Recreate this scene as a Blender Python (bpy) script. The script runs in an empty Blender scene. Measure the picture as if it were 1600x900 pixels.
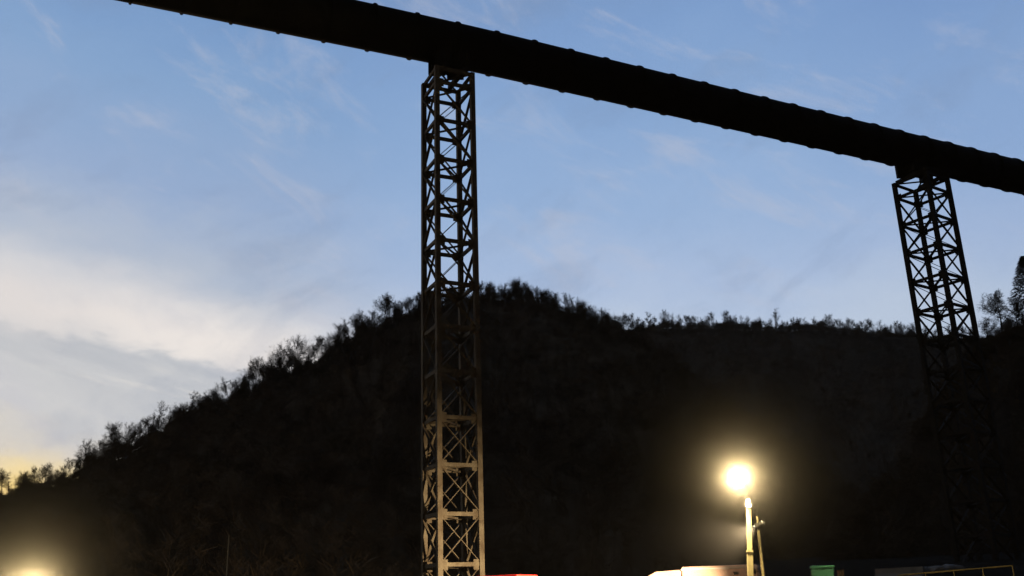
import bpy, math, random
import numpy as np
from mathutils import Vector, Matrix

random.seed(11)
rng = np.random.default_rng(5)
S = bpy.context.scene
COL = S.collection
PI = math.pi
HAZE = 4.0e-5

# ------------------------------------------------------------------ camera
FPX, PITCH, ROLL = 1500.0, 18.2, -1.8
EYE = Vector((0, 0, 1.6))
cam_d = bpy.data.cameras.new('camera')
cam = bpy.data.objects.new('camera', cam_d)
COL.objects.link(cam)
cam_d.sensor_width = 36
cam_d.lens = 36 * FPX / 1600
cam_d.clip_start = 0.1
cam_d.clip_end = 20000
ROT = Matrix.Rotation(PI / 2 + math.radians(PITCH), 3, 'X') @ Matrix.Rotation(math.radians(ROLL), 3, 'Z')
cam.matrix_world = Matrix.Translation(EYE) @ ROT.to_4x4()
S.camera = cam


def at(px, py, D):
    """point at horizontal distance D along a sight line"""
    d = ROT @ Vector((px - 800, 450 - py, -FPX))
    return EYE + d * (D / math.hypot(d.x, d.y))


def px_of(p):
    q = ROT.transposed() @ (Vector(p) - EYE)
    return 800 + FPX * q.x / -q.z, 450 - FPX * q.y / -q.z


# ------------------------------------------------------------------ materials
def mat(name, col, rough=.8, metal=0., var=.35, scale=3., col2=None, bump=0., detail=6, spec=.3):
    m = bpy.data.materials.new(name)
    m.use_nodes = True
    nt = m.node_tree
    b = nt.nodes['Principled BSDF']
    b.inputs['Roughness'].default_value = rough
    b.inputs['Metallic'].default_value = metal
    b.inputs['Specular IOR Level'].default_value = spec
    tc = nt.nodes.new('ShaderNodeTexCoord')
    n = nt.nodes.new('ShaderNodeTexNoise')
    n.inputs['Scale'].default_value = scale
    n.inputs['Detail'].default_value = detail
    n.inputs['Roughness'].default_value = .62
    nt.links.new(tc.outputs['Object'], n.inputs['Vector'])
    r = nt.nodes.new('ShaderNodeValToRGB')
    c2 = col2 or tuple(c * (1 - var) for c in col)
    r.color_ramp.elements[0].position = .36
    r.color_ramp.elements[1].position = .64
    r.color_ramp.elements[0].color = (*c2, 1)
    r.color_ramp.elements[1].color = (*col, 1)
    nt.links.new(n.outputs['Fac'], r.inputs['Fac'])
    nt.links.new(r.outputs['Color'], b.inputs['Base Color'])
    if bump:
        bp = nt.nodes.new('ShaderNodeBump')
        bp.inputs['Strength'].default_value = bump
        nt.links.new(n.outputs['Fac'], bp.inputs['Height'])
        nt.links.new(bp.outputs['Normal'], b.inputs['Normal'])
    return m


def emit(name, col, s):
    m = bpy.data.materials.new(name)
    m.use_nodes = True
    b = m.node_tree.nodes['Principled BSDF']
    b.inputs['Base Color'].default_value = (.8, .8, .8, 1)
    b.inputs['Emission Color'].default_value = (*col, 1)
    b.inputs['Emission Strength'].default_value = s
    return m


M = dict(
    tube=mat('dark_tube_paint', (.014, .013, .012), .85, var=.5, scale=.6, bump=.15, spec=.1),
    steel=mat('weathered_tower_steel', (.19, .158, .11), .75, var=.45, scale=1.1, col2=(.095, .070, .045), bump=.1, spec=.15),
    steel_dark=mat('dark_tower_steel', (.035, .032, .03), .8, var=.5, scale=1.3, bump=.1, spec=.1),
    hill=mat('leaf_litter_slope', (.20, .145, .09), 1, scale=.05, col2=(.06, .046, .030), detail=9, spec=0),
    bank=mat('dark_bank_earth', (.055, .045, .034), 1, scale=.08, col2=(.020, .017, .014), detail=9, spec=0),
    hillfar=mat('far_slope', (.15, .115, .08), 1, scale=.03, col2=(.07, .058, .044), detail=9, spec=0),
    bark=mat('bare_bark', (.11, .085, .06), 1, scale=2., col2=(.055, .044, .032), spec=0),
    woods=mat('mixed_bare_woodland', (.24, .18, .12), 1, scale=.13, col2=(.035, .027, .02), detail=8, spec=0),
    needle=mat('conifer_needles', (.012, .018, .010), 1, scale=2., col2=(.007, .010, .006), spec=0),
    gravel=mat('wet_gravel', (.035, .031, .027), .95, scale=.8, col2=(.018, .016, .014), bump=.4, detail=10, spec=.1),
    bench=mat('coal_bench_soil', (.035, .032, .028), 1, scale=.7, col2=(.016, .015, .014), bump=.4, detail=10, spec=0),
    galv=mat('galvanised_mast', (.30, .265, .15), .55, metal=.0, var=.2, scale=6., spec=.3),
    headm=mat('lamp_housing', (.05, .05, .05), .6, var=.3, scale=6.),
    palep=mat('pale_vehicle_paint', (.27, .175, .135), .5, var=.2, scale=1.1, spec=.3),
    redp=mat('red_vehicle_paint', (.55, .022, .012), .5, var=.2, scale=1.5, spec=.3),
    yell=mat('yellow_housing_paint', (.5, .34, .05), .6, var=.3, scale=2.),
    yrail=mat('worn_yellow_rail', (.032, .025, .008), .7, var=.5, scale=1.5, spec=.1),
    greenp=mat('dull_green_paint', (.032, .125, .08), .6, var=.3, scale=2., spec=.2),
    tyre=mat('tyre_rubber', (.02, .02, .02), .9, var=.3),
    rim=mat('wheel_rim', (.35, .35, .34), .5, var=.3),
    glass=mat('dark_window_glass', (.01, .011, .012), .08, var=.1, spec=.5),
    conc=mat('grey_concrete', (.30, .29, .27), .9, var=.35, scale=2., bump=.2, spec=.1),
    rock=mat('pale_rock', (.36, .35, .33), .95, var=.4, scale=2., bump=.3, spec=.1),
    wood=mat('weathered_post', (.22, .16, .10), .9, var=.4, scale=3., spec=.1),
    blk=mat('black_trim', (.012, .012, .012), .8, var=.2, spec=.1),
    lens_on=emit('lit_lamp_lens', (1, .86, .55), 60),
    lens_off=mat('unlit_lamp_lens', (.25, .27, .30), .2, var=.1),
)


# ------------------------------------------------------------------ mesh helper
class MB:
    def __init__(s):
        s.v, s.f = [], []

    def add(s, vs, fs):
        o = len(s.v)
        s.v += [tuple(v) for v in vs]
        s.f += [tuple(i + o for i in f) for f in fs]
        return s

    def beam(s, a, b, w, h=None, up=(0, 0, 1)):
        a, b = Vector(a), Vector(b)
        h = h or w
        d = (b - a).normalized()
        u = Vector(up)
        if abs(d.dot(u)) > .98:
            u = Vector((1, 0, 0)) if abs(d.x) < .9 else Vector((0, 1, 0))
        x = d.cross(u).normalized()
        y = x.cross(d).normalized()
        vs = [p + x * sx * w / 2 + y * sy * h / 2 for p in (a, b) for sx, sy in ((-1, -1), (1, -1), (1, 1), (-1, 1))]
        return s.add(vs, [(0, 3, 2, 1), (4, 5, 6, 7), (0, 1, 5, 4), (1, 2, 6, 5), (2, 3, 7, 6), (3, 0, 4, 7)])

    def tube(s, a, b, r0, r1=None, n=12, caps=True):
        a, b = Vector(a), Vector(b)
        r1 = r0 if r1 is None else r1
        d = (b - a).normalized()
        u = Vector((0, 0, 1)) if abs(d.z) < .95 else Vector((1, 0, 0))
        x = d.cross(u).normalized()
        y = d.cross(x).normalized()
        vs = []
        for p, r in ((a, r0), (b, r1)):
            for i in range(n):
                t = 2 * PI * i / n
                vs.append(p + x * r * math.cos(t) + y * r * math.sin(t))
        fs = [(i, (i + 1) % n, n + (i + 1) % n, n + i) for i in range(n)]
        if caps:
            fs += [tuple(range(n - 1, -1, -1)), tuple(range(n, 2 * n))]
        return s.add(vs, fs)

    def box(s, lo, hi):
        x0, y0, z0 = lo
        x1, y1, z1 = hi
        vs = [(x0, y0, z0), (x1, y0, z0), (x1, y1, z0), (x0, y1, z0), (x0, y0, z1), (x1, y0, z1), (x1, y1, z1), (x0, y1, z1)]
        return s.add(vs, [(0, 3, 2, 1), (4, 5, 6, 7), (0, 1, 5, 4), (1, 2, 6, 5), (2, 3, 7, 6), (3, 0, 4, 7)])

    def prism(s, prof, y0, y1):
        """side profile (x,z) extruded along y"""
        n = len(prof)
        vs = [(x, y0, z) for x, z in prof] + [(x, y1, z) for x, z in prof]
        fs = [tuple(range(n)), tuple(range(2 * n - 1, n - 1, -1))]
        fs += [(i, n + i, n + (i + 1) % n, (i + 1) % n) for i in range(n)]
        return s.add(vs, fs)

    def lathe(s, prof, o, d, n=24):
        """profile (radius, distance along d)"""
        o, d = Vector(o), Vector(d).normalized()
        u = Vector((0, 0, 1)) if abs(d.z) < .95 else Vector((1, 0, 0))
        x = d.cross(u).normalized()
        y = d.cross(x).normalized()
        vs, fs = [], []
        for r, t in prof:
            for i in range(n):
                a = 2 * PI * i / n
                vs.append(o + d * t + x * r * math.cos(a) + y * r * math.sin(a))
        for k in range(len(prof) - 1):
            for i in range(n):
                j = (i + 1) % n
                fs.append((k * n + i, k * n + j, (k + 1) * n + j, (k + 1) * n + i))
        return s.add(vs, fs)

    def build(s, name, m, parent=None, bevel=0., smooth=False):
        me = bpy.data.meshes.new(name)
        me.from_pydata(s.v, [], s.f)
        me.materials.append(m)
        if smooth:
            me.polygons.foreach_set('use_smooth', [True] * len(me.polygons))
        me.update()
        o = bpy.data.objects.new(name, me)
        COL.objects.link(o)
        if parent:
            o.parent = parent
        if bevel:
            b = o.modifiers.new('edge', 'BEVEL')
            b.width = bevel
            b.segments = 2
            b.limit_method = 'ANGLE'
        return o


def tag(o, label=None, cat=None, group=None, kind=None):
    if label: o['label'] = label
    if cat: o['category'] = cat
    if group: o['group'] = group
    if kind: o['kind'] = kind
    return o


def empty(name, loc, rz=0.):
    o = bpy.data.objects.new(name, None)
    o.location = loc
    o.rotation_euler = (0, 0, rz)
    o.empty_display_size = .3
    COL.objects.link(o)
    return o


# ------------------------------------------------------------------ world
W = bpy.data.worlds.new('World')
S.world = W
W.use_nodes = True
nt = W.node_tree
for n in list(nt.nodes): nt.nodes.remove(n)
N = nt.nodes.new
L = nt.links.new
SUN_AZ, SUN_EL = -34.0, 2.5       # degrees clockwise from the view axis (+Y)


def math_(op, a, b=None, clamp=False):
    n = N('ShaderNodeMath')
    n.operation = op
    n.use_clamp = clamp
    for i, v in enumerate((a, b)):
        if v is None: continue
        if isinstance(v, (int, float)): n.inputs[i].default_value = v
        else: L(v, n.inputs[i])
    return n.outputs[0]


def mapr(v, a, b, c, d, smooth=True):
    n = N('ShaderNodeMapRange')
    n.interpolation_type = 'SMOOTHSTEP' if smooth else 'LINEAR'
    for i, k in enumerate((a, b, c, d)): n.inputs[i + 1].default_value = k
    L(v, n.inputs[0])
    return n.outputs[0]


def ramp(v, stops, lo, hi):
    n = N('ShaderNodeValToRGB')
    cr = n.color_ramp
    f = mapr(v, lo, hi, 0, 1, False)
    while len(cr.elements) < len(stops): cr.elements.new(.5)
    for e, (p, c) in zip(cr.elements, stops):
        e.position = (p - lo) / (hi - lo)
        e.color = (*c, 1)
    L(f, n.inputs[0])
    return n.outputs[0]


def mix(f, a, b, mode='MIX'):
    n = N('ShaderNodeMix')
    n.data_type = 'RGBA'
    n.blend_type = mode
    for i, v in ((0, f), (6, a), (7, b)):
        if isinstance(v, (int, float)): n.inputs[i].default_value = v
        elif isinstance(v, tuple): n.inputs[i].default_value = (*v, 1)
        else: L(v, n.inputs[i])
    return n.outputs[2]


def noise(vec, scale, detail=5, rough=.55, dist=0.):
    n = N('ShaderNodeTexNoise')
    n.inputs['Scale'].default_value = scale
    n.inputs['Detail'].default_value = detail
    n.inputs['Roughness'].default_value = rough
    n.inputs['Distortion'].default_value = dist
    L(vec, n.inputs['Vector'])
    return n.outputs['Fac']


def srgb(*c):
    return tuple(((v / 255 + .055) / 1.055) ** 2.4 if v > 10 else v / 255 / 12.92 for v in c)


tc = N('ShaderNodeTexCoord')
sep = N('ShaderNodeSeparateXYZ')
L(tc.outputs['Generated'], sep.inputs[0])
X, Y, Z = sep.outputs
el = math_('MULTIPLY', math_('ARCSINE', Z), 180 / PI)
az = math_('MULTIPLY', math_('ARCTAN2', X, Y), 180 / PI)


def vec(a, b, c=0.):
    n = N('ShaderNodeCombineXYZ')
    for i, v in enumerate((a, b, c)):
        if isinstance(v, (int, float)): n.inputs[i].default_value = v
        else: L(v, n.inputs[i])
    return n.outputs[0]


# cloud coordinates, slanting a little across the western sky
shear = math_('ADD', el, math_('MULTIPLY', az, .30))
warp = noise(vec(math_('MULTIPLY', az, .1), math_('MULTIPLY', el, .2)), 1.0, 4)
elw = math_('ADD', el, mapr(warp, .3, .7, -1.2, 1.2, False))
east = ramp(elw, [(0, srgb(205, 212, 228)), (14.5, srgb(198, 213, 234)), (18, srgb(172, 195, 230)), (23, srgb(146, 180, 224)),
                  (28, srgb(129, 168, 217)), (33, srgb(114, 156, 210)), (50, srgb(50, 80, 125)), (90, srgb(22, 34, 58))], 0, 90)
elt = math_('ADD', elw, math_('MULTIPLY', mapr(el, 8.5, 11, 0, .13), math_('ADD', az, 20)))
west = ramp(elt, [(0, srgb(255, 190, 85)), (7.0, srgb(255, 220, 125)), (8.1, srgb(255, 232, 172)), (9.0, srgb(228, 221, 206)), (10.2, srgb(211, 214, 217)),
                  (13.2, srgb(212, 214, 217)), (15, srgb(232, 226, 224)), (17, srgb(218, 219, 224)), (19, srgb(182, 195, 215)), (23, srgb(146, 174, 214)),
                  (29, srgb(124, 164, 211)), (34, srgb(104, 150, 205)), (50, srgb(50, 78, 120)), (90, srgb(22, 34, 58))], 0, 90)
base = mix(mapr(az, -17, -3, 1, 0), east, west)
# a clearer, deeper blue towards the right
base = mix(mapr(az, 14, 30, 0, .55), base, mix(1., base, (.72, .80, .90), 'MULTIPLY'))
# grey cloud bank with a lit upper edge low in the west, sinking towards the right
en = noise(vec(math_('MULTIPLY', az, .35), math_('MULTIPLY', el, .8)), 1.0, 6, .6, .4)
q = math_('ADD', math_('ADD', el, math_('MULTIPLY', math_('ADD', az, 22.6), .14)), mapr(en, .25, .75, -.75, .75, False))
wfade = mapr(az, -14, -7, 1, 0)
lit = math_('MULTIPLY', math_('MULTIPLY', mapr(q, 13.9, 14.9, 0, 1), mapr(q, 15.2, 18.2, 1, 0)), math_('MULTIPLY', wfade, mapr(az, -29, -19, .15, .95)))
base = mix(math_('MULTIPLY', lit, .85), base, srgb(255, 247, 240))
bn = noise(vec(math_('MULTIPLY', az, .12), math_('MULTIPLY', shear, .5), 4.), 1.0, 6, .6, .3)
bank = math_('MULTIPLY', math_('MULTIPLY', mapr(q, 14.5, 13.7, 0, 1), mapr(q, 10.0, 13.6, .1, 1)), math_('MULTIPLY', wfade, mapr(bn, .35, .62, .25, 1)))
base = mix(math_('MULTIPLY', bank, .8), base, srgb(186, 192, 201))
gl = noise(vec(math_('MULTIPLY', az, .2), math_('MULTIPLY', shear, 1.1), 9.), 1.0, 5, .55, .3)
gl = math_('MULTIPLY', math_('MULTIPLY', mapr(gl, .52, .68, 0, 1), mapr(q, 14, 12.5, 0, 1)), math_('MULTIPLY', mapr(q, 9.5, 11.5, 0, 1), wfade))
base = mix(math_('MULTIPLY', gl, .4), base, srgb(238, 234, 228))
# thin high wisps
wisp_n = noise(vec(math_('MULTIPLY', az, .13), math_('MULTIPLY', math_('ADD', el, math_('MULTIPLY', az, .35)), .30), 7.), 1.0, 7, .62, .5)
wisp = math_('MULTIPLY', mapr(wisp_n, .50, .74, 0, 1), mapr(el, 60, 40, 0, 1))
base = mix(math_('MULTIPLY', wisp, .38), base, srgb(198, 200, 214))
dk_n = noise(vec(math_('MULTIPLY', az, .11), math_('MULTIPLY', math_('SUBTRACT', el, math_('MULTIPLY', az, .4)), .22), 11.), 1.0, 6, .6, .4)
base = mix(math_('MULTIPLY', mapr(dk_n, .50, .72, 0, 1), .28), base, srgb(112, 138, 176))
# the sky away from the sunset is already dark at dusk
dark = mapr(Y, -.28, .75, .045, 1)
base = mix(1., base, vec(dark, dark, dark), 'MULTIPLY')
sky = N('ShaderNodeTexSky')
sky.sky_type = 'NISHITA'
sky.sun_disc = False
sky.sun_elevation = math.radians(SUN_EL)
sky.sun_rotation = math.radians(SUN_AZ)
sky.air_density = 1.0
sky.dust_density = 1.5
base = mix(.13, base, mix(1., vec(dark, dark, dark), srgb(200, 202, 208), 'MULTIPLY'))
nish = mix(1., sky.outputs[0], (.05, .05, .05), 'MULTIPLY')
nish = mix(1., nish, vec(dark, dark, dark), 'MULTIPLY')
col = mix(.08, base, nish)
bg = N('ShaderNodeBackground')
bg.inputs['Strength'].default_value = .103
L(mix(1., col, (10., 10., 10.), 'MULTIPLY'), bg.inputs['Color'])
wo = N('ShaderNodeOutputWorld')
L(bg.outputs[0], wo.inputs[0])

sd = bpy.data.lights.new('sun', 'SUN')
sd.energy = .4
sd.angle = math.radians(.5)
sd.color = (1, .72, .45)
so = bpy.data.objects.new('sun', sd)
COL.objects.link(so)
sdir = Vector((math.sin(math.radians(SUN_AZ)) * math.cos(math.radians(SUN_EL)), math.cos(math.radians(SUN_AZ)) * math.cos(math.radians(SUN_EL)), math.sin(math.radians(SUN_EL))))
so.rotation_euler = sdir.to_track_quat('Z', 'Y').to_euler()

# ------------------------------------------------------------------ ground and hills
g = MB()
n = 72
g.v = [(0, 0, 0)]
for r in (30, 90, 200, 600, 3500):
    for i in range(n):
        a = 2 * PI * i / n
        g.v.append((r * math.cos(a), r * math.sin(a), 0))
g.f = [(0, 1 + i, 1 + (i + 1) % n) for i in range(n)]
for k in range(4):
    for i in range(n):
        j = (i + 1) % n
        g.f.append((1 + k * n + i, 1 + (k + 1) * n + i, 1 + (k + 1) * n + j, 1 + k * n + j))
tag(g.build('ground', M['gravel']), kind='structure')


class Hill:
    """a hillside rising from its foot to a crest line"""

    def __init__(s, crest, foot, z0, rough):
        s.c = np.array(crest, float)
        s.foot, s.z0, s.rough = foot, z0, rough
        s.ph = rng.uniform(0, 6.28, 12)

    def crest(s, px):
        x, y, d = (np.interp(px, s.c[:, 0], s.c[:, k]) for k in (0, 1, 2))
        y += s.rough * (math.sin(px * .031 + s.ph[0]) + .6 * math.sin(px * .083 + s.ph[1]) + .4 * math.sin(px * .19 + s.ph[2]))
        return at(px, y, d)

    def pt(s, px, t):
        P = s.crest(px)
        h = Vector((P.x, P.y, 0))
        R = h.length
        hd = h / R
        if t <= 1:
            r = s.foot + (R - s.foot) * t
            z = s.z0 + (P.z - s.z0) * t ** 1.12
            w = math.sin(PI * t)
            z += w * .012 * R * (math.sin(px * .021 + t * 9 + s.ph[3]) * .5 + math.sin(px * .057 - t * 17 + s.ph[4]) * .3)
        else:
            r = R * (1 + (t - 1) * .8)
            z = P.z * (1 - (t - 1) ** 1.2 * 1.1)
        return Vector((hd.x * r, hd.y * r, z))

    def build(s, name, m, label):
        xs = np.arange(s.c[0, 0], s.c[-1, 0] + 1, 7)
        ts = np.concatenate([np.linspace(0, 1, 26), [1.04, 1.1, 1.2, 1.4, 1.7]])
        mb = MB()
        for px in xs:
            for t in ts: mb.v.append(tuple(s.pt(px, t)))
        k = len(ts)
        for i in range(len(xs) - 1):
            for j in range(k - 1):
                a = i * k + j
                mb.f.append((a, a + k, a + k + 1, a + 1))
        o = mb.build(name, m, smooth=True)
        tag(o, label, kind='structure')
        return o


near = Hill([(-1500, 860, 300), (-700, 850, 320), (-300, 828, 330), (0, 786, 345), (50, 770, 350), (100, 754, 355), (150, 733, 360), (200, 712, 365), (250, 683, 370), (300, 658, 375),
             (350, 633, 380), (400, 616, 385), (450, 592, 390), (500, 567, 395), (550, 538, 400), (600, 512, 405), (650, 488, 410), (700, 474, 415),
             (750, 468, 420), (800, 470, 425), (850, 474, 430), (900, 490, 430), (950, 512, 430), (1000, 536, 425), (1060, 575, 410), (1150, 645, 380),
             (1300, 765, 330), (1450, 870, 280), (1560, 925, 230)], 135, 0, 1.6)
near.build('hillside', M['hill'], 'dark wooded hillside rising to a rounded crest behind the lattice tower')
far = Hill([(620, 560, 1000), (850, 540, 1000), (960, 527, 1000), (1000, 520, 1000), (1050, 514, 1010), (1150, 515, 1020), (1250, 517, 1030), (1350, 523, 1040), (1430, 532, 1050), (1530, 540, 1050),
            (1700, 520, 1050), (2000, 500, 1050), (2500, 520, 1000)], 420, 0, 1.0)
far.build('far_ridge', M['hillfar'], 'long level wooded ridge farther off behind the rounded hill')
right = Hill([(1280, 900, 150), (1330, 830, 165), (1380, 755, 180), (1430, 685, 200), (1480, 620, 215), (1520, 560, 225), (1545, 530, 230), (1570, 518, 232), (1600, 508, 235), (1700, 470, 240),
              (1900, 420, 250), (2400, 380, 250), (3200, 400, 230)], 118, 2.5, 1.6)
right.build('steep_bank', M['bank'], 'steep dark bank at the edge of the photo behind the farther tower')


def bench_z(x, y):
    r = math.hypot(x, y)
    ramp_ = min(1., max(0., (r - 41) / 3.))
    side = min(1., max(0., (x - 11.5 - (r - 41) * .12) / 2.5))
    return min(ramp_, side) * (1.5 + max(0., r - 45) * .050) - .05


b = MB()
xs = np.arange(8, 90, 1.5)
ys = np.arange(20, 150, 1.5)
for x in xs:
    for y in ys:
        b.v.append((x, y, bench_z(x, y) + .05 * math.sin(x * 2.1) * math.sin(y * 1.7)))
for i in range(len(xs) - 1):
    for j in range(len(ys) - 1):
        a = i * len(ys) + j
        b.f.append((a, a + len(ys), a + len(ys) + 1, a + 1))
tag(b.build('earth_terrace', M['bench'], smooth=True), 'low dark earth terrace under the yellow railing', kind='structure')


# ------------------------------------------------------------------ trees
def grow(seed, H=14., lean=.05, spread=.55, limbs=11, bare=.35):
    """segments (p0, p1, r0, r1) of a bare tree: trunk list and branch list"""
    R = random.Random(seed)
    trunk, br = [], []

    def rv(k=1.):
        return Vector((R.uniform(-1, 1), R.uniform(-1, 1), R.uniform(-1, 1))) * k

    def branch(p, d, ln, r, lev):
        k = {1: 4, 2: 3, 3: 2}.get(lev, 1)
        step = ln / k
        for i in range(k):
            d = (d + rv(.22) + Vector((0, 0, .10 if lev < 3 else .03))).normalized()
            q = p + d * step
            r2 = r * (.72 if lev < 3 else .6)
            br.append((p.copy(), q.copy(), r, r2, lev))
            if lev < 4:
                for _ in range({1: 2, 2: 2, 3: 3}[lev]):
                    a = rv()
                    a -= d * a.dot(d)
                    dd = (d * R.uniform(.5, 1.) + a.normalized() * R.uniform(.5, .95)).normalized()
                    s = p.lerp(q, R.uniform(.2, 1))
                    branch(s, dd, ln * R.uniform(.40, .62), r2 * .55, lev + 1)
            p, r = q, r2

    p = Vector((0, 0, -1.0))
    d = Vector((R.uniform(-lean, lean), R.uniform(-lean, lean), 1)).normalized()
    r = H * .016
    K = 8
    pts = [p]
    for i in range(K):
        d = (d + rv(.07)).normalized()
        if d.z < .9: d = (d + Vector((0, 0, .5))).normalized()
        q = p + d * (H * .80 + 1) / K
        r2 = r * .87
        trunk.append((p.copy(), q.copy(), r, r2, 0))
        p, r = q, r2
        pts.append(q)
    for i in range(limbs):
        u = bare + (1 - bare) * (i + R.random()) / limbs
        f = u * K
        j = min(K - 1, int(f))
        s = pts[j].lerp(pts[j + 1], f - j)
        a = R.uniform(0, 2 * PI)
        up = .25 + 1.1 * u * u
        dd = Vector((math.cos(a), math.sin(a), up)).normalized()
        branch(s, dd, H * spread * R.uniform(.55, .9) * (1.05 - .55 * u), H * .0085 * (1.15 - .6 * u), 1)
    return trunk, br


def seg_mesh(segs, name, m, fat=1.):
    mb = MB()
    for p, q, r0, r1, lev in segs:
        d = (q - p)
        if d.length < 1e-4: continue
        d.normalize()
        u = Vector((0, 0, 1)) if abs(d.z) < .9 else Vector((1, 0, 0))
        x = d.cross(u).normalized()
        y = d.cross(x)
        k = 6 if lev == 0 else 3
        o = len(mb.v)
        for pp, rr in ((p, r0), (q, r1)):
            rr = max(rr, .013) * fat
            for i in range(k):
                t = 2 * PI * i / k
                mb.v.append(tuple(pp + x * rr * math.cos(t) + y * rr * math.sin(t)))
        for i in range(k):
            mb.f.append((o + i, o + (i + 1) % k, o + k + (i + 1) % k, o + k + i))
    me = bpy.data.meshes.new(name)
    me.from_pydata(mb.v, [], mb.f)
    me.materials.append(m)
    return me


PROTO = []
for i, kw in enumerate([dict(lean=.06, spread=.50, bare=.5), dict(lean=.10, spread=.46, bare=.55), dict(lean=.05, spread=.56, bare=.5), dict(lean=.12, spread=.42, limbs=9, bare=.4),
                        dict(lean=.08, spread=.54, bare=.6, limbs=10), dict(lean=.15, spread=.42, limbs=8, bare=.45), dict(lean=.04, spread=.60, bare=.45, limbs=13)]):
    t_, b_ = grow(100 + i, **kw)
    PROTO.append((seg_mesh(t_, 'trunk', M['bark'], 1.15), seg_mesh(b_, 'crown', M['bark'], 1.0)))


FULL = [(seg_mesh(t_, 'trunk', M['bark'], 1.6), seg_mesh(b_, 'crown', M['bark'], 1.9)) for t_, b_ in [grow(301, lean=.1, spread=.62, bare=.5, limbs=13), grow(302, lean=.08, spread=.55, bare=.3, limbs=12)]]


def tree(P, H, label, group, proto=None, rz=None, cat='tree', pool=PROTO):
    k = rng.integers(len(PROTO)) if proto is None else proto
    root = empty('bare_tree', P, rng.uniform(0, 6.28) if rz is None else rz)
    s = H / 14.
    root.scale = (s * rng.uniform(.9, 1.1), s * rng.uniform(.9, 1.1), s)
    tag(root, label, cat, group)
    for nm, me in zip(('trunk', 'crown'), pool[k]):
        o = bpy.data.objects.new(nm, me)
        COL.objects.link(o)
        o.parent = root
    return root


# distinct trees first
t0 = near.pt(397, .995)
tree(t0, 15.5, 'tall slender bare tree with open crown, lower of the two tallest on sunset slope', None, 2)
tree(near.pt(432, .995), 16, 'tall bare tree with fuller crown beside a slender one on the sunset slope', None, 6)
tree(near.pt(884, .99), 11.5, 'thin bare tree poking above the crest just past its highest point', None, 5)
tree(right.pt(1566, .99), 9.2, 'bare tree with round open crown beside the conifer on the steep bank', None, 0, pool=FULL)
tree(right.pt(1544, .99), 5.5, 'small twiggy bare tree between farther tower and round crowned tree', None, 1, pool=FULL)
tree(right.pt(1590, .99), 7.0, 'scraggly bare tree tucked against the conifer on the steep bank', None, 1, pool=FULL)

GA = 'bare trees low on the sunset slope'
GB = 'bare trees on the slope left of the lattice tower'
GC = 'bare trees on the rounded crest'
GD = 'bare trees on the far level ridge'


def row(hill, x0, x1, step, hmin, hmax, label, group, tj=.03):
    x = x0
    while x < x1:
        tt = 1 - abs(rng.normal(0, tj))
        tree(hill.pt(x, tt), rng.uniform(hmin, hmax) * (1.22 if rng.random() < .14 else .92), label, group)
        x += step * rng.uniform(.5, 1.5)


row(near, -5, 110, 8.5, 6, 10,
    'small bare tree at the foot of the slope against the yellow sky', 'small bare trees at the foot of the slope')
row(near, 110, 170, 8, 8, 13, 'bare tree low on the slope against the yellow sunset sky', GA)
row(near, 172, 380, 6.0, 7.5, 12.5, 'bare tree on the slope below the two tallest trees', GA)
row(near, 385, 655, 5.5, 9, 13.5, 'bare tree on the slope between the two tallest trees and the near tower', GB)
row(near, 655, 760, 8, 9, 12, 'bare tree on the crest behind the near lattice tower', GC)
row(near, 760, 870, 6, 7, 10, 'bare tree on the rounded crest right of the near lattice tower', GC)
row(near, 892, 1005, 6, 8, 12, 'bare tree where the rounded crest falls towards the far ridge', GC)
row(far, 990, 1425, 5.2, 12, 21, 'bare tree in the fringe along the far level ridge', GD, .01)
row(far, 1425, 1540, 7, 12, 19, 'bare tree on the far ridge seen past the farther tower', GD, .01)

# a dark conifer at the edge of the frame
c = empty('conifer_tree', right.pt(1619, .985))
tag(c, 'dark dense conifer at the right edge of the photo on the steep bank', 'tree')
MB().tube((0, 0, -1), (0, 0, 15.5), .22, .04, 8).build('trunk', M['bark'], c)
cr = MB()
R = random.Random(4)
for i in range(6500):
    u = R.random() ** .95
    z = 1.5 + u * 14.2
    rad = (1 - u) ** .75 * 6.6 * (.90 + .10 * math.sin(z * 6.1 + .7 * math.sin(z))) * R.uniform(.35, 1) + .1
    a = R.uniform(0, 2 * PI)
    p = Vector((math.cos(a) * rad, math.sin(a) * rad, z - rad * .25))
    d = Vector((math.cos(a), math.sin(a), R.uniform(-.6, .1))).normalized() * R.uniform(.35, .8)
    s_ = Vector((-math.sin(a), math.cos(a), R.uniform(-.4, .4))) * R.uniform(.1, .25)
    cr.add([p - s_, p + s_, p + d], [(0, 1, 2)])
cr.build('crown', M['needle'], c)


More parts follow.
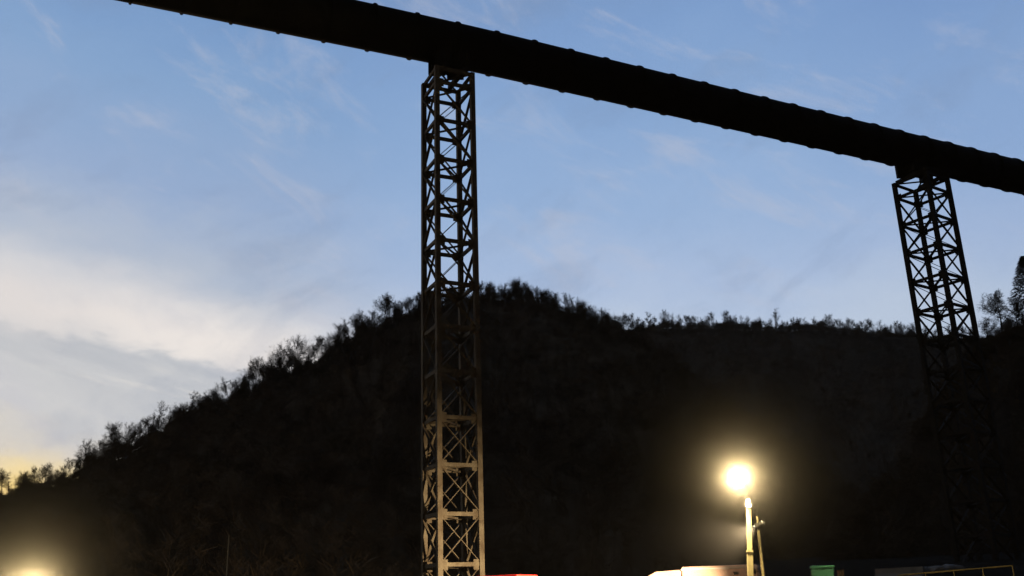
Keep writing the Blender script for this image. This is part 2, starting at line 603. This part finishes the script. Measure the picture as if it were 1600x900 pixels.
def woods(name, hill, specs, label, seed):
    """a wooded mass too thick to count: thousands of small bare trees in one mesh"""
    r = np.random.default_rng(seed)
    lows = []
    for k in range(5):
        R = random.Random(seed * 10 + k)
        v, f = [], []

        def sliver(p, q, w):
            d = (q - p).normalized()
            s = d.cross(Vector((R.uniform(-1, 1), R.uniform(-1, 1), R.uniform(-1, 1)))).normalized() * w
            o = len(v)
            v.extend([tuple(p - s), tuple(p + s), tuple(q)])
            f.append((o, o + 1, o + 2))

        sliver(Vector((0, 0, -.05)), Vector((R.uniform(-.06, .06), R.uniform(-.06, .06), .78)), .014)
        for _ in range(74):
            z = R.uniform(.24, .74)
            a = R.uniform(0, 2 * PI)
            ln = R.uniform(.12, .36)
            p = Vector((R.gauss(0, .07), R.gauss(0, .07), z))
            sliver(p, p + Vector((math.cos(a), math.sin(a), R.uniform(.1, 1.5))).normalized() * ln, R.uniform(.004, .010))
        lows.append((np.array(v), np.array(f)))
    VS, FS, off = [], [], 0
    for (x0, x1, ta, tb, cnt, h0, h1) in specs:
        for _ in range(cnt):
            px, t = r.uniform(x0, x1), r.uniform(ta, tb)
            P = np.array(hill.pt(px, t))
            v, f = lows[r.integers(5)]
            cl = .5 + .3 * math.sin(px * .13 + seed) + .25 * math.sin(px * .049 + 2 * seed) + .25 * math.sin(px * .31 + 3 * seed)
            H = (h0 + (h1 - h0) * (.25 * r.random() + 1.1 * max(0, cl) * r.random() ** 1.6)) * np.interp(px, [-50, 180], [.55, 1])
            a = r.uniform(0, 6.28)
            rot = np.array([[math.cos(a), -math.sin(a), 0], [math.sin(a), math.cos(a), 0], [0, 0, 1]])
            VS.append((v @ rot.T) * np.array([H * 1.1, H * 1.1, H]) + P)
            FS.append(f + off)
            off += len(v)
    V, F_ = np.concatenate(VS), np.concatenate(FS)
    me = bpy.data.meshes.new(name)
    me.vertices.add(len(V))
    me.vertices.foreach_set('co', V.astype(np.float32).ravel())
    me.loops.add(len(F_) * 3)
    me.loops.foreach_set('vertex_index', F_.astype(np.int32).ravel())
    me.polygons.add(len(F_))
    me.polygons.foreach_set('loop_start', np.arange(0, len(F_) * 3, 3, dtype=np.int32))
    me.update(calc_edges=True)
    me.validate()
    me.materials.append(M['bark'] if hill is right else M['woods'])
    o = bpy.data.objects.new(name, me)
    COL.objects.link(o)
    return tag(o, label, kind='stuff')


woods('hillside_woods', near, [(-60, 290, .945, 1.01, 1300, 2, 9), (290, 660, .945, 1.01, 1900, 2, 9.5), (660, 1010, .945, 1.01, 1400, 2, 10), (-200, 1150, .25, .95, 4300, 6, 10), (-200, 1300, .0, .3, 2600, 4, 9), (1010, 1500, .3, 1, 900, 6, 11)],
      'mass of bare woodland covering the dark rounded hillside', 3)
woods('far_ridge_woods', far, [(940, 1600, .985, 1.01, 3200, 3, 12), (940, 1600, .97, 1.005, 1300, 8, 14), (940, 1600, .5, .97, 2200, 10, 16), (1050, 1650, .0, .5, 2600, 7, 13)],
      'mass of bare woodland covering the far level ridge', 4)
woods('bank_woods', right, [(1430, 1720, .9, 1.0, 1300, 2, 4.5), (1290, 1750, .0, .9, 1500, 2.5, 6)], 'thin dark brush covering the steep bank', 5)

# ------------------------------------------------------------------ conveyor tube
A0 = Vector((.5646, 65.6365, 42.0924))
U = Vector((.89834842, .43927025, -.00343026)).normalized()
RAD = 1.68
gal = empty('conveyor_gallery', A0)
tag(gal, 'long dark tubular conveyor gallery crossing high overhead on two lattice towers', 'conveyor')
mb = MB()
k0, k1 = -10, 26


def axis(s_):
    return U * s_ + Vector((0, 0, -.013 * (-3 - s_ + math.sqrt((3 + s_) ** 2 + 9))))


for k in range(k0, k1):
    s = 1.57 + 3.25 * k
    mb.tube(axis(s), axis(s + 3.25), RAD, n=56, caps=k in (k0, k1 - 1))
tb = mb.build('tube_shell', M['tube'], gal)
for p in tb.data.polygons: p.use_smooth = len(p.vertices) == 4
for k in range(k0 + 1, k1):
    s = 1.57 + 3.25 * k
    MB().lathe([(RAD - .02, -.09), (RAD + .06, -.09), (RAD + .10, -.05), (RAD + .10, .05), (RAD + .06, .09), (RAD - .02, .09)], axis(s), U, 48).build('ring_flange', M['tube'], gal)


# ------------------------------------------------------------------ lattice towers
def tower(cx, cy, phi, w, ztop, nodes, leg_w, m, label, zbase, sp):
    t = empty('lattice_tower', (cx, cy, zbase))
    tag(t, label, 'tower', 'lattice towers under the conveyor')
    p = math.radians(phi)
    u, nn = Vector((math.cos(p), math.sin(p), 0)), Vector((math.sin(p), -math.cos(p), 0))
    C = [(-1, -1), (-1, 1), (1, 1), (1, -1)]
    corner = [u * a * w / 2 + nn * b_ * w / 2 for a, b_ in C]
    zt = ztop - zbase
    zs = [z - zbase for z in nodes if z - zbase > .3]
    for c_ in corner:
        leg = MB().beam(c_ - Vector((0, 0, .3)), c_ + Vector((0, 0, zt)), leg_w, leg_w, u)
        leg = leg.build('leg', m, t)
        fp = MB()
        fp.beam(c_, c_ + Vector((0, 0, .08)), .8, .8, u)
        fp.build('base_plate', m, leg)
    inset = leg_w * .5
    for z in zs + [zt - .12]:
        ring = MB()
        for i in range(4):
            a, b_ = corner[i], corner[(i + 1) % 4]
            d = (b_ - a).normalized()
            ring.beam(a + d * inset + Vector((0, 0, z)), b_ - d * inset + Vector((0, 0, z)), .17, .25)
        ring.beam(corner[0] * .93 + Vector((0, 0, z + .03)), corner[2] * .93 + Vector((0, 0, z + .03)), .09, .13)
        ring.beam(corner[1] * .93 + Vector((0, 0, z - .11)), corner[3] * .93 + Vector((0, 0, z - .11)), .09, .13)
        ring.build('ring_strut', m, t)
    for k in range(len(zs) - 1 + 1):
        z0 = zs[k - 1] if k else 0.05
        z1 = zs[k]
        for i in range(4):
            a, b_ = corner[i], corner[(i + 1) % 4]
            d = (b_ - a).normalized()
            out = d.cross(Vector((0, 0, 1)))
            flip = (k + i) % 2
            lo, hi = (a + d * inset, b_ - d * inset) if flip else (b_ - d * inset, a + d * inset)
            x = MB()
            x.beam(lo + Vector((0, 0, z0 + .22)) + out * .06, hi + Vector((0, 0, z1 - .22)) + out * .06, .055, .20, out)
            x.beam(hi + Vector((0, 0, z0 + .22)) - out * .04, lo + Vector((0, 0, z1 - .22)) - out * .04, .045, .165, out)
            for e in (a + d * (inset + .16), b_ - d * (inset + .16)):
                x.beam(e + Vector((0, 0, z1 - .34)) + out * .012, e + Vector((0, 0, z1 + .30)) + out * .012, .40, .03, out)
            x.build('cross_brace', m, t)
    # saddle between the leg tops and the tube
    sad = MB()
    bot = 42.09 - RAD - zbase
    ax = Vector((A0.x, A0.y, 0)) + Vector((U.x, U.y, 0)) * ((Vector((cx, cy, 0)) - Vector((A0.x, A0.y, 0))).dot(Vector((U.x, U.y, 0)))) - Vector((cx, cy, 0))
    side = Vector((U.y, -U.x, 0))
    for s_ in (-1, 1):
        o = ax + Vector((U.x, U.y, 0)) * s_ * w * sp
        sad.beam(o - side * w * .55 + Vector((0, 0, zt + .16)), o + side * w * .55 + Vector((0, 0, zt + .16)), .3, .32)
        kb = .35 if sp < .4 else .95
        sad.beam(o - side * kb + Vector((0, 0, zt + .32)), o - side * kb + Vector((0, 0, bot + .4)), .36, 1.25)
        sad.beam(o + side * .95 + Vector((0, 0, zt + .32)), o + side * .95 + Vector((0, 0, bot + .5)), .36, 1.25)
        sad.beam(o - side * kb + Vector((0, 0, bot - .1)), o + side * .95 + Vector((0, 0, bot - .1)), .28, .25)
    sad.beam(ax - Vector((U.x, U.y, 0)) * w * sp + Vector((0, 0, zt + .75)), ax + Vector((U.x, U.y, 0)) * w * sp + Vector((0, 0, zt + .75)), 1.9 if sp > .4 else 1.1, .3)
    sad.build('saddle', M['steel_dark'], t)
    return t


T1C = (-4.32, 63.30)
tower(*T1C, 25.2, 2.78, 39.04, [.95 + 3.07 * k for k in range(13)], .33, M['steel'], 'tall slim lattice tower, upright, its foot lit warm by floodlights', 0, .27)
T2C = (39.75, 85.25)
z2 = 2.6
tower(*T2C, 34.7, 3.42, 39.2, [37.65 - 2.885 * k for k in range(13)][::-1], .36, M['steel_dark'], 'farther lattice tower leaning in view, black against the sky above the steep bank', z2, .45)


# ------------------------------------------------------------------ light towers
def lamp_head(parent, o, d, on, r=.25):
    o, d = Vector(o), Vector(d).normalized()
    h = MB().lathe([(.03, -.34), (.10, -.34), (.13, -.22), (r * .8, -.10), (r, 0), (r + .025, .0), (r + .025, .03), (r - .01, .03)], o, d, 24).build('lamp_head', M['headm'], parent, smooth=False)
    l = MB().lathe([(.0, .05), (r * .4, .045), (r * .68, .02)], o, d, 24).build('lens', M['lens_on'] if on else M['lens_off'], h, smooth=True)
    b_ = MB().beam(o - d * .36, o - d * .2, .06).build('bracket', M['headm'], h)
    return h


def glow(parent, o, power, size=.16, col=(1, .76, .38)):
    ld = bpy.data.lights.new('lamp_light', 'POINT')
    ld.energy = power
    ld.shadow_soft_size = size
    ld.color = col
    lo = bpy.data.objects.new('lamp_light', ld)
    lo.location = o
    COL.objects.link(lo)
    lo.parent = parent
    return lo


def spot(parent, o, target, power, ang, blend, col=(1, .75, .44)):
    ld = bpy.data.lights.new('lamp_beam', 'SPOT')
    ld.energy = power
    ld.spot_size = math.radians(ang)
    ld.spot_blend = blend
    ld.shadow_soft_size = .15
    ld.color = col
    lo = bpy.data.objects.new('lamp_beam', ld)
    lo.location = o
    lo.rotation_euler = (Vector(o) - Vector(target)).to_track_quat('Z', 'Y').to_euler()
    COL.objects.link(lo)
    lo.parent = parent
    return lo


def wheel(parent, o, ax, r=.36, w=.22):
    ax = Vector(ax).normalized()
    ty = MB().lathe([(r * .6, -w / 2), (r * .93, -w / 2), (r, -w / 2 + .04), (r, w / 2 - .04), (r * .93, w / 2), (r * .6, w / 2), (r * .6, -w / 2)], o, ax, 28).build('tyre', M['tyre'], parent)
    MB().lathe([(0, -w * .3), (r * .6, -w * .36), (r * .6, w * .36), (0, w * .3)], o, ax, 28).build('rim', M['rim'], ty)


def light_tower(base, rz, label, mast_h, arms, heads, brace, mx=(0, 0)):
    t = empty('light_tower', base, rz)
    tag(t, label, 'light tower', 'floodlight towers')
    MB().box((-.7, -.55, .45), (.9, .55, 1.35)).build('generator_housing', M['yell'], t, bevel=.05)
    MB().box((-1.3, -.45, .33), (1.2, .45, .44)).beam((-1.3, 0, .38), (-2.4, 0, .38), .1).build('chassis', M['blk'], t)
    for s_ in (-1, 1): wheel(t, (.1, s_ * .68, .33), (0, 1, 0), .33, .2)
    m0, m1 = Vector((mx[0], 0, 1.352)), Vector((mx[1], 0, mast_h))
    mast = MB().beam(m0, m0.lerp(m1, .5), .21)
    mast.beam(m0.lerp(m1, .5), m1, .17)
    mast.beam(m0.lerp(m1, .49), m0.lerp(m1, .51), .235)
    mast.build('mast', M['galv'], t)
    if brace: MB().tube(brace[0], brace[1], .105, .055, 12).build('stay_pole', M['galv'], t)
    if brace:
        bp = MB()
        for u in (.3, .52, .8): bp.beam(m0.lerp(m1, u), Vector((brace[1].x, brace[1].y, m0.lerp(m1, u).z)), .04)
        bp.box((-.62, -.62, .8), (-.3, -.56, 1.2))
        bp.build('clamp', M['blk'], t)
    for a, b_ in arms: MB().beam(a, b_, .07).build('cross_arm', M['headm'], t)
    for o, d, on, r in heads: lamp_head(t, o, d, on, r)
    return t


BT = at(1170.5, 900, 42)
BT = Vector((BT.x + .02, BT.y, 0))


def loc(px, py, dy=0.):
    p = at(px, py, 42.0 + dy)
    return p - BT


Lm = loc(1152, 748, -.25)
h1, h2, h3 = loc(1162, 707, 1.3), loc(1190, 711, 1.3), loc(1183.5, 822, .25)
aim1 = Vector((T1C[0] - 6, T1C[1] - 3.5, -6.0)) - BT
aim2 = h2 + Vector((-2.2, 7.5, -4.8))
mt = loc(1170, 783)
lt = light_tower(BT, 0, 'lit floodlight tower with pale mast and glaring lamp beside the pale box truck', mt.z,
                 [(h1, h2), (h3 + Vector((-.05, .1, 0)), Vector((mt.x - .05, .05, h3.z))), (Vector((mt.x, .06, mt.z - .1)), (h1 + h2) / 2), (Vector((mt.x, .06, mt.z - .25)), Lm + Vector((.05, .36, .02)))],
                 [(Lm, (-.12, -1, -.02), True, .32), (h1, (-.3, 1, -.4), False, .17), (h3, aim1 - h3, True, .13), (h2, aim2 - h2, True, .17),
                  (loc(1169.5, 789, -.28), (-.25, -.9, -.7), True, .14)],
                 (Vector((.585, .15, .0)), Vector((.60, .15, loc(1186, 806).z))), (.03 - 1.04 * (mt.x - .03) / (mt.z - 2.39), mt.x))
glow(lt, Lm + Vector((-.01, -.10, -.005)), 20000, .13)
glow(lt, loc(1169.5, 789, -.55) + Vector((-.08, -.1, -.12)), 170, .06)
spot(lt, h3 + (aim1 - h3).normalized() * .14, aim1, 96000, 94, 1.0)
spot(lt, h2 + (aim2 - h2).normalized() * .14, aim2, 700, 95, 1.0, (1, .76, .5))

BL_ = at(72, 922, 38)
BLz = BL_.z
BL_ = Vector((BL_.x, BL_.y, 0))
lt2 = light_tower(BL_, 0, 'second floodlight tower, lamp glaring at the bottom left edge', BLz + .05,
                  [((-.6, 0, BLz), (.6, 0, BLz))],
                  [((-.1, -.3, BLz - .22), (-.30, -1, -.05), True, .40), ((.55, -.3, BLz - .25), (.6, -.8, -.15), False, .25), ((-.6, .3, BLz - .2), (-.3, 1, -.15), False, .25)], None)
glow(lt2, (-.13, -.40, BLz - .225), 20000, .13)


# added scatter volumes standing in for lens bloom about the two lit lamps
def bloom_ball(P, rad, dens, name='haze_or_bloom'):
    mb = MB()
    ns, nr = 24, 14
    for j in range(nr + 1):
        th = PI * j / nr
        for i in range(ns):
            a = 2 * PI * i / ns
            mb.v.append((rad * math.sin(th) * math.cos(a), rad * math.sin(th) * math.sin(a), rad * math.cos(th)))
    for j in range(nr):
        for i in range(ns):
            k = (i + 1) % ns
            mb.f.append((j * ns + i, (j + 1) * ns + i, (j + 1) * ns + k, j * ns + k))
    m = bpy.data.materials.new('lamp_bloom')
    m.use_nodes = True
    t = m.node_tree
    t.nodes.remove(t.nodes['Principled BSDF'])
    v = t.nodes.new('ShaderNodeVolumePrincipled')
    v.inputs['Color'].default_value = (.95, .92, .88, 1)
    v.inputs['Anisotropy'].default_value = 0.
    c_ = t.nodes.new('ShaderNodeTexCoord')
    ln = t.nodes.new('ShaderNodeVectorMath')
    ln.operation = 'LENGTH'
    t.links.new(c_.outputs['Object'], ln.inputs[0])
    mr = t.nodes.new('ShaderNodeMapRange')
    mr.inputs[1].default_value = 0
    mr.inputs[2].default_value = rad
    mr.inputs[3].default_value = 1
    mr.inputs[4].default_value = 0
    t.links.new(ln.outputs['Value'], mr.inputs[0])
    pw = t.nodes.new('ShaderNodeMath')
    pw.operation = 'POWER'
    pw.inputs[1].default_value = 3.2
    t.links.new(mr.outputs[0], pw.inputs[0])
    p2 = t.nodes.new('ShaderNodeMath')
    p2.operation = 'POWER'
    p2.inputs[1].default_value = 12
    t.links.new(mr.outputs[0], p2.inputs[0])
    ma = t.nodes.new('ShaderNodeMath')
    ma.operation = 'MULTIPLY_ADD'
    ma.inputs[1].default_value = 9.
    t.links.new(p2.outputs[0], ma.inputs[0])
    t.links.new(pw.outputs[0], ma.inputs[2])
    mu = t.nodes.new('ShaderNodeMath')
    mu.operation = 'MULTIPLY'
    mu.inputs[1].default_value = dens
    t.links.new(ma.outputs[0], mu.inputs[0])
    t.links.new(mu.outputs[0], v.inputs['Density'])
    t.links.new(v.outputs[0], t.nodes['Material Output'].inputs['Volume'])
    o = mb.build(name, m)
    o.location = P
    tag(o, 'added glow volume imitating lens bloom around a lit floodlight', kind='stuff')
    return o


bloom_ball(BT + Lm + Vector((0, -.3, 0)), 6.5, .0025)
bloom_ball(BL_ + Vector((0, -.6, BLz - .2)), 6.5, .0033)


hz = MB().box((-2600, -60, -1), (2600, 2400, 420)).build('haze_or_bloom', bpy.data.materials.new('thin_evening_air'))
hm = hz.data.materials[0]
hm.use_nodes = True
hm.node_tree.nodes.remove(hm.node_tree.nodes['Principled BSDF'])
hv = hm.node_tree.nodes.new('ShaderNodeVolumePrincipled')
hv.inputs['Color'].default_value = (.95, .90, .84, 1)
hv.inputs['Density'].default_value = HAZE
hm.node_tree.links.new(hv.outputs[0], hm.node_tree.nodes['Material Output'].inputs['Volume'])
tag(hz, 'thin pale evening air over the whole valley', kind='stuff')

# ------------------------------------------------------------------ vehicles (only their roofs reach into the picture)
def vehicle(name, base, rz, label, paint, Lb, Hb, Lc, Hc, Wd, hood, vents):
    """box body at +x, cab towards -x; y- side faces the camera"""
    t = empty(name, base, rz)
    tag(t, label, 'truck')
    y0, y1 = -Wd / 2, Wd / 2
    bd = MB().box((0, y0, .75), (Lb, y1, Hb)).build('box_body', paint, t, bevel=.07)
    MB().box((-.02, y0 - .02, Hb - .16), (Lb + .02, y1 + .02, Hb - .10)).build('roof_rail', M['conc'], bd)
    for (x, z, w_, h_) in vents:
        MB().box((x, y0 - .012, z), (x + w_, y0 + .05, z + h_)).build('marker_light', M['blk'], bd)
    MB().box((Lb, y0 + .15, .9), (Lb + .03, -.02, Hb - .3)).build('rear_door', paint, bd, bevel=.01)
    MB().box((Lb, .02, .9), (Lb + .03, y1 - .15, Hb - .3)).build('rear_door', paint, bd, bevel=.01)
    prof = [(-.04, .6), (-.04, Hc), (-Lc * .55, Hc - .05), (-Lc * .80, Hc - .35), (-Lc, 1.65), (-Lc - hood, 1.45), (-Lc - hood - .08, .6)]
    cb = MB().prism(prof, y0 + .08, y1 - .08).build('cab', paint, t, bevel=.06)
    for s_ in (-1, 1):
        yy = s_ * (Wd / 2 - .08)
        MB().prism([(-.45, 1.7), (-.45, Hc - .45), (-Lc * .74, Hc - .45), (-Lc * .92, 1.7)], yy - .012, yy + .012).build('side_window', M['glass'], cb)
    d = Vector((-Lc, 0, 1.65)) - Vector((-Lc * .8, 0, Hc - .35))
    a = Vector((-Lc * .82 - .015, 0, Hc - .42))
    MB().beam(a, a + d * .86, Wd - .5, .02, Vector((0, 1, 0)).cross(d)).build('windscreen', M['glass'], cb)
    for s_ in (-1, 1):
        MB().lathe([(0, 0), (.11, 0), (.11, .03), (0, .04)], (-Lc - hood - .045, s_ * (Wd / 2 - .35), 1.0), (-1, 0, 0), 16).build('headlight', M['lens_off'], cb)
    MB().box((-Lc - hood - .25, y0 + .05, .45), (-Lc - hood - .09, y1 - .05, .72)).build('bumper', M['rim'], t, bevel=.03)
    MB().box((-Lc - hood, -.45, .48), (Lb, .45, .72)).build('chassis', M['blk'], t)
    for x in (-Lc + .1, Lb * .72):
        for s_ in (-1, 1): wheel(t, (x, s_ * (Wd / 2 - .16), .42), (0, 1, 0), .42, .26)
    return t


def ang(p, q):
    return math.atan2(q.y - p.y, q.x - p.x)


p, q = at(1064, 886, 49), at(1183, 882.5, 48.6)
rz = ang(p, q)
bw = 2.3
base = p + Matrix.Rotation(rz, 3, 'Z') @ Vector((0, bw / 2, 0))
HB = p.z
vehicle('box_truck', (base.x, base.y, 0), rz, 'pale box truck with slightly lower cab parked behind the lit mast', M['palep'], (q - p).length, HB, 2.35, HB - .12, bw, .6,
        [((q - p).length - 1.12, HB - .44, .22, .13), ((q - p).length - .30, HB - .44, .22, .2)])
p, q = at(742, 902, 47), at(808, 894, 46)
rz = ang(p, q)
base = p + Matrix.Rotation(rz, 3, 'Z') @ Vector((0, bw / 2, 0))
vehicle('box_truck', (base.x, base.y, 0), rz, 'bright red box truck parked right of the near lattice tower', M['redp'], (q - p).length, p.z + .05, 2.0, p.z - .5, bw, .5, [])

# ------------------------------------------------------------------ terrace furniture
P = at(1284, 885, 45)
zb = bench_z(P.x, P.y)
cab = empty('utility_cabinet', (P.x, P.y, zb), -.2)
tag(cab, 'green rounded utility cabinet standing on the terrace edge right of the lit mast', 'cabinet')
h = P.z - zb
bd = MB().box((-.46, -.4, 0), (.46, .4, h - .12)).build('cabinet_body', M['greenp'], cab, bevel=.05)
MB().box((-.5, -.44, h - .118), (.5, .44, h + .03)).build('lid', M['greenp'], cab, bevel=.07)
dr = MB().box((-.40, -.425, .12), (.40, -.405, h - .2)).build('door', M['greenp'], cab)
MB().box((.26, -.46, h * .5), (.32, -.428, h * .5 + .16)).build('handle', M['rim'], dr)

P = at(1313, 892, 46)
zb = bench_z(P.x, P.y)
tag(MB().beam((0, 0, -.2), (0, 0, P.z - zb), .22, .2).beam((0, 0, P.z - zb), (0, 0, P.z - zb + .03), .26, .24).build('wooden_post', M['wood']),
    'short tan post beside the green cabinet', 'post').location = (P.x, P.y, zb)

P0, P1 = at(1404, 899, 46), at(1582, 884, 45)
ra = empty('yellow_railing', (P0.x, P0.y, bench_z(P0.x, P0.y)))
tag(ra, 'worn yellow pipe railing along the edge of the dark terrace', 'railing')
o0 = Vector(ra.location)
MB().tube(P0 - o0, P1 - o0, .035, n=10).build('top_rail', M['yrail'], ra)
MB().tube(P0 - o0 - Vector((0, 0, .5)), P1 - o0 - Vector((0, 0, .5)), .03, n=10).build('middle_rail', M['yrail'], ra)
for i in range(5):
    p = P0.lerp(P1, i / 4)
    MB().tube(Vector((p.x, p.y, bench_z(p.x, p.y) - .1)) - o0, p - o0, .032, n=10).build('rail_post', M['yrail'], ra)

P0, P1 = at(1368, 889, 66), at(1443, 885, 64)
mb = MB()
rz = ang(P0, P1)
ln = math.hypot(P1.x - P0.x, P1.y - P0.y)
zb = min(bench_z(P0.x, P0.y), bench_z(P1.x, P1.y)) - .1
hh = P0.z - zb
mb.v = []
prof = [(-.3, 0), (.3, 0), (.28, .12), (.12, .34), (.08, hh), (-.08, hh), (-.12, .34), (-.28, .12)]
mb.add([(0, a, z) for a, z in prof] + [(ln, a, z + (P1.z - P0.z) * (z > .5)) for a, z in prof],
       [tuple(range(7, -1, -1)), tuple(range(8, 16))] + [(i, (i + 1) % 8, 8 + (i + 1) % 8, 8 + i) for i in range(8)])
cb_ = mb.build('concrete_barrier', M['conc'])
cb_.location = (P0.x, P0.y, zb)
cb_.rotation_euler = (0, 0, rz)
tag(cb_, 'low grey concrete barrier behind the yellow railing', 'barrier')

for i, (px, py, D, s_, lb) in enumerate([(1444, 885, 66, .28, 'smallest pale boulder at the end of the grey barrier'), (1463, 883, 67, .55, 'widest pale boulder, second from the grey barrier'),
                                         (1481, 880, 68, .42, 'pale upright boulder, tallest in the row behind the railing'), (1497, 882, 68, .30, 'pale boulder farthest along the row from the grey barrier')]):
    P = at(px, py, D)
    zb = bench_z(P.x, P.y)
    hgt = P.z - zb
    R = random.Random(i)
    import bmesh
    bm = bmesh.new()
    bmesh.ops.create_icosphere(bm, subdivisions=3, radius=1)
    for v in bm.verts:
        k = 1 + .18 * math.sin(v.co.x * 3 + i) * math.cos(v.co.y * 4 + i * 2) + R.uniform(-.05, .05)
        v.co = Vector((v.co.x * k * s_ * 1.1, v.co.y * k * s_, (v.co.z * k * .5 + .42) * hgt))
    me = bpy.data.meshes.new('boulder')
    bm.to_mesh(me)
    bm.free()
    me.materials.append(M['rock'])
    bo = bpy.data.objects.new('boulder', me)
    COL.objects.link(bo)
    bo.location = (P.x, P.y, zb)
    tag(bo, lb, 'boulder', 'pale boulders beside the barrier')

P = at(357, 838, 60)
up = empty('utility_pole', (P.x, P.y, 0))
tag(up, 'thin grey pole in the dark left of the near lattice tower', 'pole')
MB().tube((0, 0, -.3), (0, 0, P.z), .06, .045, 10).build('shaft', M['blk'], up)
MB().tube((0, 0, P.z), (0, 0, P.z + .06), .07, .05, 10).build('cap', M['blk'], up)

# ------------------------------------------------------------------ render settings
S.view_settings.view_transform = 'Standard'
S.view_settings.look = 'None'
S.view_settings.exposure = 0
S.view_settings.gamma = 1
S.render.engine = 'CYCLES'
S.cycles.use_denoising = True
S.cycles.denoising_input_passes = 'RGB'
S.cycles.max_bounces = 6
S.cycles.volume_bounces = 0
S.cycles.sample_clamp_indirect = 4
S.cycles.volume_step_rate = .3
S.cycles.volume_max_steps = 512
